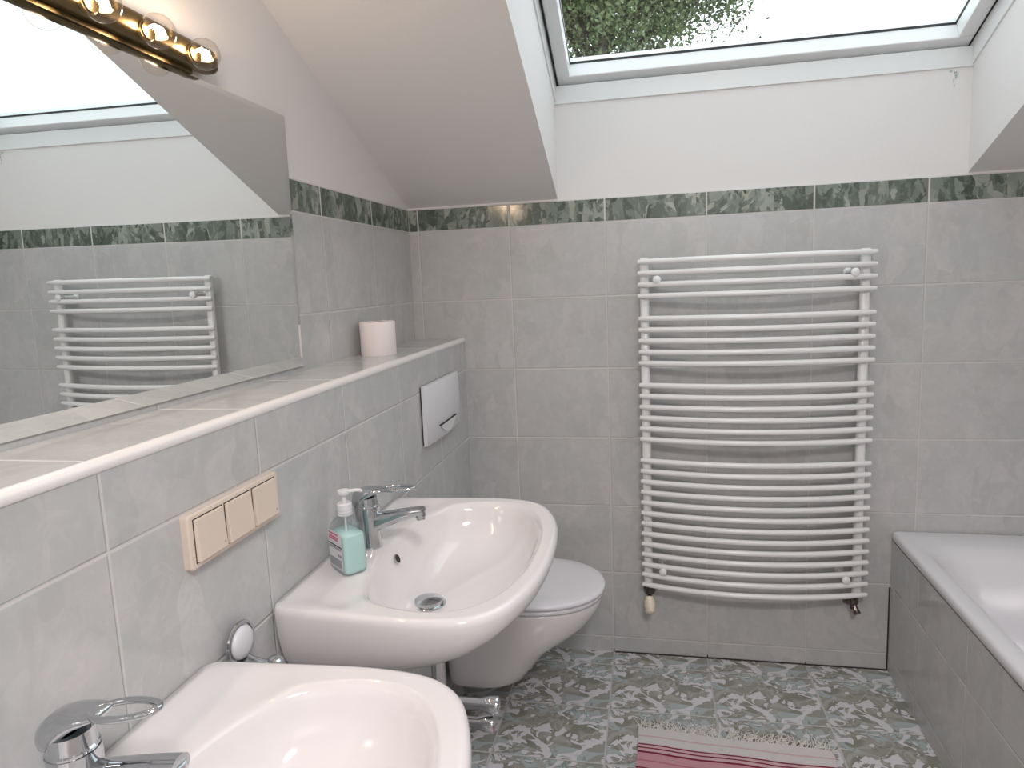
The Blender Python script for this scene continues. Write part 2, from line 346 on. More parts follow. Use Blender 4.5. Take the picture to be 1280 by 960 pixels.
# ---------------------------------------------------------------- mirror
mir = thing('wall_mirror', 'large frameless rectangular mirror on the left wall, standing on the tiled ledge', 'mirror', (-.03, -1.5, 1.19))
my0, my1, mz0, mz1, bv = -2.15, -.8405, 1.1915, 1.7830, .0250
def mp(x, y, z): return (x + .0036*(y+1.5) + .0073*(z-1.5), y, z)
b = B(); fx, ex = -.0268, -.0292
A = [mp(ex, my0, mz0), mp(ex, my1, mz0), mp(ex, my1, mz1), mp(ex, my0, mz1)]
I = [mp(fx, my0+bv, mz0+bv), mp(fx, my1-bv*.55, mz0+bv), mp(fx, my1-bv*.55, mz1-bv*.45), mp(fx, my0+bv, mz1-bv*.45)]
va = [b.verts.new(p) for p in A]; vi = [b.verts.new(p) for p in I]
b.faces.new(vi)
for i in range(4): b.faces.new((va[i], va[(i+1) % 4], vi[(i+1) % 4], vi[i]))
keep(fin('mirror_glass', b, m_mirror, smooth=False), mir)
b = B(); loft(b, [[(XU+.0048, y, z) for y, z in q4] if k == 0 else [mp(-.0294, y, z) for y, z in q4] for k, q4 in enumerate([[(my0+.0005, mz0), (my1-.0005, mz0), (my1-.0005, mz1), (my0+.0005, mz1)]]*2)]); o = keep(fin('mirror_backing', b, m_medge, smooth=False), mir)
# ---------------------------------------------------------------- vanity light bar
bar = thing('vanity_light_bar', 'aged brass light bar with round clear bulbs along the mirror top', 'lamp', (-.03, -1.5, 1.80))
BZ = 1.8165; y0b, y1b = -1.985, -1.114
prof = [(-.0255, BZ-.0225), (-.012, BZ-.0225)] + arc(-.012, BZ-.0065, .016, -90, -15, 6) + arc(-.012, BZ+.0065, .016, 15, 90, 6) + [(-.0255, BZ+.0225)]
b = B(); rings = []
for yy, s in ((y0b, .75), (y0b+.003, .93), (y0b+.008, 1), (y1b-.030, 1), (y1b-.014, .96), (y1b-.005, .86), (y1b-.0005, .66)):
    rings.append([(-.0255+(x+.0255)*s, yy, BZ+(z-BZ)*s) for x, z in prof])
loft(b, rings); keep(fin('housing', b, m_brass, sharp=35), bar)
b = B(); box(b, XU+.0048, -.0255, y0b+.05, y1b-.05, 1.786, 1.834); keep(fin('wall_plate', b, m_brass), bar)
for k in range(7):
    yb = -1.199 - .1172*k; bc = Vector((.025, yb, 1.806))
    if k >= 6: continue
    ZB_ = BZ; BZ = 1.8085
    b = B(); lathe(b, [(.0, 0), (.0175, 0), (.0185, .002), (.0165, .006), (.014, .007), (.014, .010), (0, .010)], (.0, yb, BZ), (1, 0, 0)); keep(fin('socket', b, m_brass), bar)
    b = B(); lathe(b, [(.0128, .014-.004), (.0128, .0145)] + [(.0275*math.sin(math.radians(a)), .036-.0275*math.cos(math.radians(a))) for a in range(32, 180, 10)] + [(0, .0635)], (-.0095, yb, BZ-.003), (1, 0, 0))
    bl = keep(fin('bulb', b, m_bulb, sharp=0), bar)
    bl['label'] = 'clear round light bulb, lit'
    b = B(); pts = [(.020 + .0055*math.cos(q*.9), yb + .009*math.cos(math.pi*q/10), BZ + .0065*math.sin(math.pi*q/10)) for q in range(11)]
    tube(b, smooth_path(pts, 2), .0019, 8)
    f = fin('filament', b, m_fil, bl); f['label'] = 'glowing filament'
    b = B(); tube(b, [(.000, yb, BZ), (.010, yb, BZ)], [.004, .0022], 10)
    for sy in (-1, 1): tube(b, [(.008, yb+sy*.001, BZ), (.020, yb+sy*.009, BZ)], .0005, 6)
    fin('bulb_stem', b, m_bulb, bl)
    ld = bpy.data.lights.new('bulb_light', 'POINT'); ld.energy = BULB_W; ld.color = (1, .77, .58); ld.shadow_soft_size = .012
    lo = bpy.data.objects.new('bulb_light', ld); C.objects.link(lo); lo.location = (.026, yb, BZ); keep(lo, bar); BZ = ZB_
# added fill lamp, unseen behind the camera, put in to brighten the room
cl = thing('added_fill_lamp', 'added round opal fill lamp, out of view on the flat ceiling', 'lamp', (1.2, -2.9, ZFLAT))
b = B(); lathe(b, [(0, 0), (.23, 0), (.23, .02), (0, .02)], (1.2, -2.9, ZFLAT), (0, 0, -1)); keep(fin('fill_lamp_base', b, m_plast), cl)
b = B(); lathe(b, [(.215, .02), (.22, .04), (.19, .07), (.12, .095), (0, .10)], (1.2, -2.9, ZFLAT), (0, 0, -1)); keep(fin('fill_lamp_shade', b, m_opal), cl)
ld = bpy.data.lights.new('fill_light', 'AREA'); ld.shape = 'DISK'; ld.size = .42; ld.energy = FILL_W; ld.color = (1, .945, .955)
lo = bpy.data.objects.new('fill_light', ld); C.objects.link(lo); lo.location = (1.2, -2.9, ZFLAT-.115); keep(lo, cl)

# ---------------------------------------------------------------- washbasins
def closed_poly(half):
    """half outline (x, halfwidth) from the wall to the front tip -> polar sampler about (cx, 0)"""
    pts = smooth_path([(x, y, 0) for x, y in half], 8); full = [(p.x, p.y) for p in pts] + [(p.x, -p.y) for p in reversed(pts)]
    return full
def polar(full, cx, angs):
    out = []
    n = len(full)
    for a in angs:
        dx, dy = math.cos(a), math.sin(a); best = 0
        for i in range(n):
            (x1, y1), (x2, y2) = full[i], full[(i+1) % n]; x1 -= cx; x2 -= cx
            ex_, ey_ = x2-x1, y2-y1; den = dx*ey_ - dy*ex_
            if abs(den) < 1e-12: continue
            t_ = (x1*ey_ - y1*ex_)/den; s_ = (x1*dy - y1*dx)/den
            if -1e-9 <= s_ <= 1+1e-9 and t_ > best: best = t_
        out.append((cx + dx*best, dy*best))
    return out
OUTL = [(.0015, 0), (.0015, .15), (.0015, .286), (.005, .298), (.013, .306), (.04, .309), (.09, .312), (.15, .316), (.21, .3195), (.27, .3205), (.33, .314), (.37, .300), (.405, .268), (.430, .215), (.448, .15), (.457, .075), (.460, .0)]
INL = [(.098, 0), (.100, .06), (.110, .13), (.128, .19), (.155, .240), (.19, .265), (.235, .279), (.28, .283), (.32, .275), (.355, .252), (.385, .212), (.405, .16), (.420, .09), (.425, 0)]
DR = .185
def make_basin(name, label, loc, group):
    N = 128; cx = .24; ca = math.atan2(.298, -.235)
    angs = sorted([math.pi*2*k/N for k in range(N)] + [ca, -ca % (2*math.pi)]); 
    Of = polar(closed_poly(OUTL), cx, angs); If = polar(closed_poly(INL), cx, angs)
    def sc_(P, sx, sy, z, ax=.0015): return [(ax + (x-ax)*sx, y*sy, z) for x, y in P]
    rings = []
    RZ = .828
    for z, sx, sy in ((.640, .30, .22), (.644, .42, .34), (.655, .56, .52), (.672, .70, .70), (.695, .82, .87), (.722, .905, .938), (.752, .955, .973), (.780, .984, .991), (.802, .996, .998), (.815, 1, 1), (.823, .996, .995), (.8272, .985, .984), (.8285, .972, .970)):
        rings.append([(x, y, z + .055*max(0, min(1, (.80-z)/.10))*(x/.46)**1.5) for x, y, z in sc_(Of, sx, sy, z)])
    O2 = [(p[0], p[1]) for p in rings[-1]]
    def smst(a, b_, v): t_ = max(0, min(1, (v-a)/(b_-a))); return t_*t_*(3-2*t_)
    for t_ in (.12, .25, .4, .6, .8, .94):
        r = []
        for (ox, oy), (ix, iy) in zip(O2, If):
            x = ox + (ix-ox)*t_; y = oy + (iy-oy)*t_; gap = math.hypot(ix-ox, iy-oy)
            dep = .0062*smst(.05, .10, gap)*smst(.10, .45, t_)     # deck lies lower than the raised rim
            r.append((x, y, .8285 - dep - .001*t_))
        rings.append(r)
    last = rings[-1]
    for z, s in ((.8250, 1.0), (.8225, .986), (.8180, .972), (.811, .958), (.800, .940), (.787, .918), (.770, .880), (.754, .82), (.732, .71), (.716, .57), (.705, .42), (.6985, .27), (.6945, .17), (.693, .11)):
        r = []
        for (ix, iy), lp in zip(If, last):
            back = smst(.20, .10, ix)
            zz = z if z < .80 else min(z, lp[2] - (.8275 - z))
            ss = s if ix > DR else s + (1-s)*.0
            r.append((DR + (ix-DR)*ss, iy*s, zz))
        rings.append(r)
    b = B(); loft(b, rings)
    root = thing(name, label, 'washbasin', loc, group)
    fin('basin_bowl', b, m_ceramic, root, sharp=0)
    b = B(); lathe(b, [(.0, .0), (.0365, .0), (.0375, .003), (.036, .0045), (.033, .003), (.031, .002), (.031, .009), (.0295, .0115), (.020, .0145), (0, .016)], (DR-.002, 0, .6930)); fin('drain_plug', b, m_chrome, root)
    b = B(); d = Vector((1, 0, .45)).normalized(); c0 = Vector((.1095, .02, .7835))
    lathe(b, [(.0, -.001), (.0105, -.001), (.0112, .0), (.0112, .0010), (.0092, .0014), (.009, -.0005), (0, -.0006)], c0, d, 24)
    fin('overflow_ring', b, m_chrome, root)
    b = B(); lathe(b, [(0, 0), (.0088, 0), (.0088, .0007), (0, .0007)], c0, d, 20); fin('overflow_hole', b, m_dark, root)
    return root
BY1, BY2 = -1.046, -1.815
bas1 = make_basin('washbasin', 'white ceramic washbasin nearer the toilet, with the soap bottle on its deck', (XF, BY1, 0), 'white ceramic washbasins')
bas2 = make_basin('washbasin', 'white ceramic washbasin in the foreground, cut off by the lower photo edge', (XF, BY2, 0), 'white ceramic washbasins')
# small maker's mark on the side of the basin by the soap bottle
b = B()
for k, dx in enumerate((0, .0035, .0062)):
    box(b, .0, .0011, -.0009, 0, 0, .0035) if False else None
    x = .052 + dx; pts = [(x, .777), (x+.0022, .777), (x+.0022, .7742-(k % 2)*.0008), (x, .7742)]
    prism(b, pts, 1, -.2925, -.2905+.0)
mk = fin('maker_mark', b, m_dark, bas1, smooth=False); mk['label'] = 'tiny dark printed mark'

def make_faucet(label, loc, tilt):
    root = thing('basin_faucet', label, 'faucet', loc, 'chrome basin faucets')
    # squat body with base ring
    b = B(); rings = []
    for z, x, rx, ry in ((0, 0, .0245, .0235), (.004, 0, .0255, .0245), (.007, 0, .0245, .0235), (.03, -.0008, .0235, .0228), (.055, -.002, .0255, .0245), (.080, -.003, .0268, .0255), (.0895, -.0035, .0270, .0256)):
        rings.append([(x+rx*math.cos(a), ry*math.sin(a), z) for a in [2*math.pi*k/32 for k in range(32)]])
    loft(b, rings); fin('faucet_body', b, m_chrome, root, sharp=40)
    # spout rising from the body, oval section, cut at a slant
    b = B(); pts = smooth_path([(.004, 0, .052), (.030, 0, .060), (.060, 0, .069), (.094, 0, .078), (.124, 0, .0845)], 4); n = len(pts)
    rad = [(.0165 - .004*i/(n-1), .0165 - .0085*min(1, i/(n-1)*1.1)) for i in range(n)]
    rad = [(a + .001, .0245 - .0155*min(1., (i/(n-1))**.7)) for i, (a, _) in enumerate(rad)]
    tube(b, pts, rad, 24); fin('spout', b, m_chrome, root, sharp=50)
    b = B(); lathe(b, [(0, 0), (.0115, 0), (.0115, .012), (.0095, .014), (.0095, .018), (0, .018)], (.116, 0, .083), (.12, 0, -1)); fin('aerator', b, m_chrome, root)
    # lever: domed cap over the cartridge running out into an open loop
    b = B(); lathe(b, [(.0, -.002), (.0248, -.002), (.0252, .001), (.0235, .003), (.0225, .020), (0, .020)], (-.003, 0, .091), (-.04, 0, 1))
    fin('cartridge_collar', b, m_chrome, root, sharp=35)
    ca_, sa_ = math.cos(math.radians(tilt)), math.sin(math.radians(tilt))
    def tl(p): x, y, z = p[0]+.028, p[1], p[2]-.108; return (x*ca_ - z*sa_ - .028, y, x*sa_ + z*ca_ + .1115)
    b = B(); rings = []
    sec = ((-.0325, .107, .005, .004), (-.031, .107, .014, .012), (-.026, .109, .0215, .0180), (-.015, .1145, .0250, .0185), (0., .1205, .0250, .0145), (.012, .1245, .0240, .0100), (.023, .1270, .0220, .0070), (.033, .1283, .0190, .0052), (.040, .129, .0155, .0040), (.0440, .1292, .010, .003))
    for x, zc, hy, hz in sec:
        rings.append([tl((x, hy*math.copysign(abs(math.cos(a))**.8, math.cos(a)), zc - .006 + hz*math.copysign(abs(math.sin(a))**.9, math.sin(a)))) for a in [2*math.pi*k/28 for k in range(28)]])
    loft(b, rings)
    oval = []
    for k in range(40):
        a = 2*math.pi*k/40; x = .069 + .0390*math.cos(a); y = .0165*math.sin(a)*(1 - .10*math.cos(a)); oval.append(Vector(tl((x, y, .1245 + (x-.04)*.03))))
    n = len(oval); rings = []
    for i, p in enumerate(oval):
        tg = (oval[(i+1) % n] - oval[i-1]).normalized(); v = Vector((-sa_, 0, ca_)); u = tg.cross(v).normalized()
        rings.append([p + u*.0040*math.cos(a) + v*.0036*math.sin(a) for a in [2*math.pi*q/12 for q in range(12)]])
    R = loft(b, rings, False, False)
    for q in range(12): b.faces.new((R[-1][q], R[-1][(q+1) % 12], R[0][(q+1) % 12], R[0][q]))
    fin('lever', b, m_chrome, root, sharp=0)
    return root
fc = make_faucet('chrome single-lever faucet behind the soap bottle on the basin nearer the toilet', (XF+.062, BY1-.006, .8215), 1.5)
fc2 = make_faucet('chrome single-lever faucet with open loop lever on the foreground basin', (XF+.064, BY2+.006, .8215), 6.)
# drain pipe and angle valves under the far basin
def make_trap(label, y):
    r = thing('drain_trap', label, 'drain pipe', (XF+DR, y, .3), 'drain traps under the basins')
    x = XF + DR
    b = B(); tube(b, [(x, y, .638), (x, y, .41)], .0165, 24); lathe(b, [(0, 0), (.024, 0), (.024, .018), (0, .018)], (x, y, .622)); keep(fin('down_pipe', b, m_chrome2), r)
    b = B(); lathe(b, [(0, 0), (.018, 0), (.030, .008), (.030, .085), (.034, .087), (.034, .10), (.016, .104), (0, .104)], (x, y, .325)); keep(fin('trap_cup', b, m_chrome2), r)
    b = B(); tube(b, [(x-.02, y, .415), (XF+.002, y, .415)], .016, 24); lathe(b, [(0, 0), (.036, 0), (.030, .008), (0, .008)], (XF, y, .415), (1, 0, 0)); keep(fin('wall_pipe', b, m_chrome2), r)
make_trap('chrome drain trap and pipe hanging below the basin nearer the toilet', BY1+.03)
make_trap('chrome drain trap below the foreground basin', BY2)
for k, (yv, lb) in enumerate(((BY1+.085, 'small dark chrome angle valve on tiles under the far basin, nearer the toilet'), (BY1-.035, 'small dark chrome angle valve on tiles under the far basin, nearer the foreground'))):
    r = thing('angle_valve', lb, 'valve', (XF, yv, .5), 'angle valves under the basins'); z = .512
    b = B(); lathe(b, [(0, 0), (.025, 0), (.022, .005), (.010, .007), (.010, .045), (.013, .047), (.013, .062), (0, .062)], (XF, yv, z), (1, 0, 0)); tube(b, [(XF+.035, yv, z), (XF+.035, yv, z+.03)], .008, 16); keep(fin('valve_body', b, m_chrome2), r)
    b = B(); lathe(b, [(0, 0), (.012, 0), (.019, .004), (.019, .016), (.014, .022), (0, .022)], (XF+.06, yv, z), (1, 0, 0), 8); keep(fin('valve_knob', b, m_chrome2, sharp=30), r)
    b = B(); tube(b, smooth_path([(XF+.035, yv, z+.028), (XF+.035, yv-.004, z+.06), (XF+.038, yv+.002, z+.09), (XF+.04, yv, z+.122)], 5), .0045, 10); keep(fin('supply_hose', b, m_chrome2), r)

# ---------------------------------------------------------------- soap bottle
e1 = Vector((.787, -.617, 0)); e2 = Vector((.617, .787, 0)); BL, BD = .074, .050
c0 = Vector((.229, -1.2096, 0)) - e1*BL/2 + e2*BD/2; ZB = .8232
bt = thing('soap_dispenser', 'clear pump bottle of mint green liquid soap on the far basin', 'soap bottle', (c0.x, c0.y, ZB))
def rr_ring(hw, hd, r, z, n=5):
    out = []
    for sx, sy, a in ((1, 1, 0), (-1, 1, 90), (-1, -1, 180), (1, -1, 270)):
        for px, py in arc(sx*(hw-r), sy*(hd-r), r, a, a+90, n): q = e1*px + e2*py; out.append((q.x, q.y, z))
    return out
hw, hd = BL/2, BD/2
b = B(); sh = [(0, .90, .88, .012), (.002, .97, .96, .012), (.008, 1, 1, .012), (.060, 1, 1, .011), (.078, .985, .97, .012), (.090, .93, .88, .014), (.099, .78, .76, .016), (.105, .55, .60, .0135), (.109, .42, .54, .0125), (.116, .40, .52, .0125)]
loft(b, [rr_ring(hw*a, hd*c, min(r, hw*a-.0005, hd*c-.0005), z) for z, a, c, r in sh]); fin('bottle_shell', b, m_pet, bt, sharp=0)
b = B(); loft(b, [rr_ring(hw*a-.0016, hd*c-.0016, .0105, z+(.0015 if z == 0 else 0)) for z, a, c, r in sh[:4]] + [rr_ring(hw*.985-.0016, hd*.97-.0016, .0105, .076), rr_ring(hw*.975-.0016, hd*.96-.0016, .0105, .0775)]); fin('liquid_soap', b, m_soap, bt, sharp=0)
# printed label on the broad face: white ground, red heading, black rule, grey text rows
def lab(nm, x0, x1, z0, z1, mat, off, cr=0.):
    b = B(); P = []
    for (xx, zz) in ((x0, z0), (x1, z0), (x1, z1-cr), (x1-cr, z1), (x0+cr, z1), (x0, z1-cr)):
        for o_ in (0, ): q = e1*xx - e2*(hd + off); P.append(q + Vector((0, 0, zz)))
    q2 = [p + e2*.0003 for p in P]; va_ = [b.verts.new(p) for p in P]; vb_ = [b.verts.new(p) for p in q2]; b.faces.new(va_); b.faces.new(vb_[::-1])
    for i in range(6): b.faces.new((va_[i], va_[(i+1) % 6], vb_[(i+1) % 6], vb_[i]))
    return b
m_lab = simple('white_label_film', (.74, .74, .76), .35); m_red = simple('red_print', (.62, .16, .24), .5); m_gr = simple('grey_print', (.30, .31, .35), .5)
L = fin('bottle_label', lab('l', -hw+.008, hw-.009, .010, .083, m_lab, .0004, .003), m_lab, bt, smooth=False)
def row(bm, x0, x1, z0, z1):
    P = [e1*a - e2*(hd + o_) + Vector((0, 0, c)) for o_ in (.0009, .0006) for a, c in ((x0, z0), (x1, z0), (x1, z1), (x0, z1))]
    v = [bm.verts.new(p) for p in P]
    for f in ((0,3,2,1),(4,5,6,7),(0,1,5,4),(1,2,6,5),(2,3,7,6),(3,0,4,7)): bm.faces.new([v[i] for i in f])
random.seed(4)
b = B()
for zz in (.0765, .0700, .0655):
    x = -hw+.012
    while x < hw-.024: l_ = random.uniform(.003, .006); row(b, x, x+l_, zz, zz+.0032); x += l_+.0008
fin('red_heading', b, m_red, L, smooth=False)
b = B(); row(b, -hw+.0085, hw-.0095, .0545, .0568); fin('black_rule', b, m_dark, L, smooth=False)
b = B()
for zz in (.0510, .0485, .0275, .0250, .0225, .0200, .0175, .0150, .0125):
    x = -hw+.011
    while x < hw-.014: l_ = random.uniform(.002, .007); row(b, x, min(x+l_, hw-.012), zz, zz+.0014); x += l_+.0007
for xx in (hw-.0265, hw-.019): row(b, xx, xx+.0055, .0345, .0400)
fin('small_print', b, m_gr, L, smooth=False)
b = B(); lathe(b, [(0, .112), (.0145, .112), (.0145, .115), (.0130, .1155), (.0130, .117), (.0145, .1175), (.0145, .1195), (.0130, .120), (.0130, .1225), (.0145, .123), (.0145, .134), (.0125, .136), (0, .136)], (0, 0, 0)); fin('pump_collar', b, m_plast, bt, sharp=35)
b = B(); lathe(b, [(0, .135), (.0045, .135), (.0045, .150), (.010, .152), (.0125, .156), (.0115, .161), (0, .162)], (0, 0, 0))
nd = Vector((.90, .44, 0)).normalized(); tube(b, smooth_path([nd*.002 + Vector((0, 0, .157)), nd*.018 + Vector((0, 0, .1585)), nd*.031 + Vector((0, 0, .1575)), nd*.035 + Vector((0, 0, .1545))], 4), [(.006, .0035)]*3 + [(.005, .0032)]*6 + [(.0035, .003)]*4, 14); fin('pump_head', b, m_plast, bt, sharp=45)
b = B(); tube(b, [(0, 0, .134), (0, 0, .008)], .0022, 8); fin('dip_tube', b, m_plast, bt)

# ---------------------------------------------------------------- toilet
TY = -.335
to = thing('toilet', 'wall-hung white toilet with closed grey-white lid beyond the basins', 'toilet', (XF, TY, 0))
def egg(xb, xfr, hwid, z, n=64, p=2.25, bk=.0):
    """plan outline from x=xb (back, straight) to x=xfr (front), widest at 45 %"""
    cx = xb + (xfr-xb)*.50; out = []
    for k in range(n):
        a = 2*math.pi*k/n; ca_, sa_ = math.cos(a), math.sin(a)
        if ca_ >= 0: x = cx + (xfr-cx)*abs(ca_)**(2/2.1); y = hwid*math.copysign(abs(sa_)**(2/2.1), sa_)
        else: x = cx + (xb-cx)*abs(ca_)**(2/5); y = hwid*math.copysign(abs(sa_)**(2/3.2), sa_)*(1 - bk*abs(ca_)**2)
        out.append((x, y, z))
    return out
T0 = .0015
b = B(); loft(b, [egg(T0, .20, .085, .096), egg(T0, .235, .105, .100), egg(T0, .258, .120, .115), egg(T0, .278, .131, .145), egg(T0, .30, .140, .17), egg(T0, .345, .150, .22), egg(T0, .41, .162, .265), egg(T0, .462, .172, .31), egg(T0, .492, .1775, .355), egg(T0, .500, .179, .378), egg(T0, .498, .1785, .386), egg(T0, .488, .172, .390)])
fin('toilet_bowl', b, m_ceramic, to, sharp=0)
b = B(); loft(b, [egg(.055, .500, .176, .3915), egg(.052, .506, .181, .394), egg(.052, .507, .182, .402), egg(.054, .504, .179, .4055)]); fin('toilet_seat', b, m_lid, to, sharp=0)
b = B(); loft(b, [egg(.052, .504, .179, .4075), egg(.048, .511, .184, .410), egg(.048, .513, .1855, .4165), egg(.050, .510, .183, .4225), egg(.056, .502, .177, .4255), egg(.08, .46, .15, .428), egg(.14, .38, .09, .4295)]); fin('toilet_lid', b, m_lid, to, sharp=0)
b = B()
b.free()
for s in (-1, 1): b = B(); tube(b, [(.052, s*.075-.02, .402), (.052, s*.075+.02, .402)], .011, 16); fin('lid_hinge', b, m_chrome2, to)
# ---------------------------------------------------------------- flush plate
fpl = thing('flush_plate', 'white rectangular flush plate with crescent press button on the ledge wall', 'flush plate', (XF, -.335, .90))
fy0, fy1, fz0, fz1 = -.515, -.165, .905, 1.083
b = B(); box(b, XF, XF+.006, fy0+.004, fy1-.004, fz0+.003, fz1-.003); keep(fin('plate_frame', b, m_joint, smooth=False), fpl)
b = B(); rings = []; nY = 16                          # gently bowed cover, thicker in the middle
for k in range(nY+1):
    t_ = k/nY; y = fy0 + (fy1-fy0)*t_; th = .015 + .010*math.sin(math.pi*min(1, t_*1.05))**.7 * (1 if t_ < .5 else 1)
    rings.append([(XF+.005, y, fz0), (XF+th-.003, y, fz0), (XF+th, y, fz0+.004), (XF+th+.003, y, (fz0+fz1)/2), (XF+th, y, fz1-.004), (XF+th-.003, y, fz1), (XF+.005, y, fz1)])
loft(b, rings); pc = keep(fin('plate_cover', b, m_plast, sharp=40), fpl)
b = B(); yc, zc = -.335, .947; up_ = [(yc-.085+.17*k/16, zc) for k in range(17)]; dn = [(yc-.085+.17*k/16, zc-.034*math.sin(math.pi*k/16)) for k in range(16, -1, -1)][1:-1]
prism(b, up_+dn, 0, XF+.020, XF+.0295); keep(fin('press_button', b, m_plast, sharp=30, bevel=.0015), fpl)
b = B(); box(b, XF+.018, XF+.0292, yc-.086, yc+.086, zc+.0005, zc+.0040); keep(fin('button_gap', b, m_joint, smooth=False), fpl)
# ---------------------------------------------------------------- triple switch
sw = thing('light_switch_panel', 'cream triple light switch panel on the tiles above the foreground basin', 'light switch', (XF, -1.43, .98))
sy0, sy1, sz0, sz1 = -1.5440, -1.3080, .9820, 1.0640
b = B(); loft(b, [[(XF+x, p[0], p[1]) for p in [(q[0], q[1]) for q in rrect(sy0+i, sy1-i, sz0+i, sz1-i, .005, 0, 4)]] for x, i in ((0, 0), (.0105, 0), (.0125, .0015), (.013, .003))])
keep(fin('switch_frame', b, m_cream, sharp=30), sw)
for k in range(3):
    ya = sy0 + .0105 + k*.0730; yb_ = ya + .0665; za, zb_ = sz0+.0095, sz1-.0085
    b = B(); box(b, XF+.0128, XF+.0135, ya-.0012, yb_+.0012, za-.0012, zb_+.0012); g_ = keep(fin('switch_gap', b, m_joint, smooth=False), sw)
    b = B(); prism(b, [(XF+.0130, za), (XF+.0195, za), (XF+.0168, zb_), (XF+.0130, zb_)], 1, ya, yb_) if False else None
    v = [b.verts.new(p) for p in ((XF+.013, ya, za), (XF+.013, yb_, za), (XF+.013, yb_, zb_), (XF+.013, ya, zb_), (XF+.0200, ya+.001, za+.001), (XF+.0200, yb_-.001, za+.001), (XF+.0170, yb_-.001, zb_-.001), (XF+.0170, ya+.001, zb_-.001))]
    for f in ((0,3,2,1),(4,5,6,7),(0,1,5,4),(1,2,6,5),(2,3,7,6),(3,0,4,7)): b.faces.new([v[i] for i in f])
    rk = keep(fin('rocker_button', b, m_cream, bevel=.0012), sw)
    if k != 1:
        b = B(); yy, zz = yb_-.0075, za+.010; tor = [Vector((XF+.0199, yy+.0014*math.cos(a), zz+.0018*math.sin(a))) for a in [2*math.pi*q/12 for q in range(12)]]
        tube(b, tor + [tor[0]], .0003, 6, cap=False); mkk = fin('printed_mark', b, m_gr); mkk.parent = rk; mkk.matrix_parent_inverse = Matrix.Translation(sw.location).inverted() @ Matrix.Identity(4)
        mkk.matrix_parent_inverse = Matrix.Identity(4); mkk['label'] = 'tiny grey ring mark'
# ---------------------------------------------------------------- towel holder
th_ = thing('towel_holder', 'chrome two-arm towel holder with white disc on the wall between the basins', 'towel holder', (XF, -1.43, .70))
b = B(); dc = Vector((XF, -1.4560, .8260)); dn_ = Vector((1, -.02, 0))
lathe(b, [(0, 0), (.014, 0), (.014, .012), (0, .012)], dc, dn_); lathe(b, [(0, .010), (.0300, .010), (.0335, .012), (.0345, .0145), (.0335, .017), (.0300, .0172), (.0290, .015), (0, .015)], dc, dn_, 48)
keep(fin('chrome_ring', b, m_chrome), th_)
b = B(); lathe(b, [(0, .0140), (.0255, .0140), (.0265, .017), (.0235, .0215), (.014, .0245), (0, .0255)], dc + Vector((.001, 0, 0)), dn_, 48); dd = keep(fin('disc_cover', b, m_plast, sharp=0), th_); dd['label'] = 'white domed disc'
PX, PY = .196, -1.420
b = B(); tube(b, smooth_path([dc + Vector((.013, .002, -.030)), (.172, -1.444, .784), (.186, -1.430, .770), (PX, PY, .762)], 4), [(.0125, .011)]*13, 16); keep(fin('bracket', b, m_chrome), th_)
b = B(); lathe(b, [(0, 0), (.011, 0), (.011, .062), (.016, .065), (.0185, .073), (.0165, .082), (.010, .088), (0, .090)], (PX, PY, .692)); tube(b, [(XF, PY, .715), (PX, PY, .715)], .008, 16); keep(fin('swivel_post', b, m_chrome), th_)
for z_, ex_, ey_ in ((.731, .574, -1.423), (.7005, .566, -1.424)):
    d = Vector((ex_-PX, ey_-PY, 0)); ln = d.length; d.normalize()
    b = B(); lathe(b, [(0, .0), (.0082, 0), (.0082, ln-.028), (.0095, ln-.026), (.0130, ln-.014), (.0135, ln-.003), (.0125, ln), (0, ln+.001)], (PX, PY, z_), d, 24); keep(fin('towel_arm', b, m_chrome), th_)

# ---------------------------------------------------------------- toilet paper
px_, py_ = .0270, -.500
tp = thing('toilet_paper_roll', 'pinkish white toilet paper roll standing on the tiled ledge', 'toilet paper', (px_, py_, ZL))
b = B(); rings = []; N_ = 64
for r, z in ((.0195, .001), (.0505, .0), (.0515, .002), (.0512, .05), (.0515, .095), (.0505, .0970), (.0195, .0965)):
    rings.append([((r + .0007*math.sin(5*a) + (.0016 if math.cos(a+1.2) > .93 and r > .03 else 0))*math.cos(a), (r + .0007*math.sin(5*a))*math.sin(a), z + (0.0009*math.sin(9*a) if z > .09 and r > .03 else 0)) for a in [2*math.pi*k/N_ for k in range(N_)]])
R = loft(b, rings, False, False)
for i in range(N_): b.faces.new((R[-1][i], R[-1][(i+1) % N_], R[0][(i+1) % N_], R[0][i]))
fin('paper_winding', b, m_paper, tp, sharp=50)
b = B(); R = loft(b, [[(r*math.cos(a), r*math.sin(a), z) for a in [2*math.pi*k/32 for k in range(32)]] for r, z in ((.0190, .001), (.0190, .0965), (.0178, .0965), (.0178, .001))], False, False)
for i in range(32): b.faces.new((R[-1][i], R[-1][(i+1) % 32], R[0][(i+1) % 32], R[0][i]))
fin('cardboard_core', b, simple('grey_cardboard', (.42, .36, .30), .9), tp)

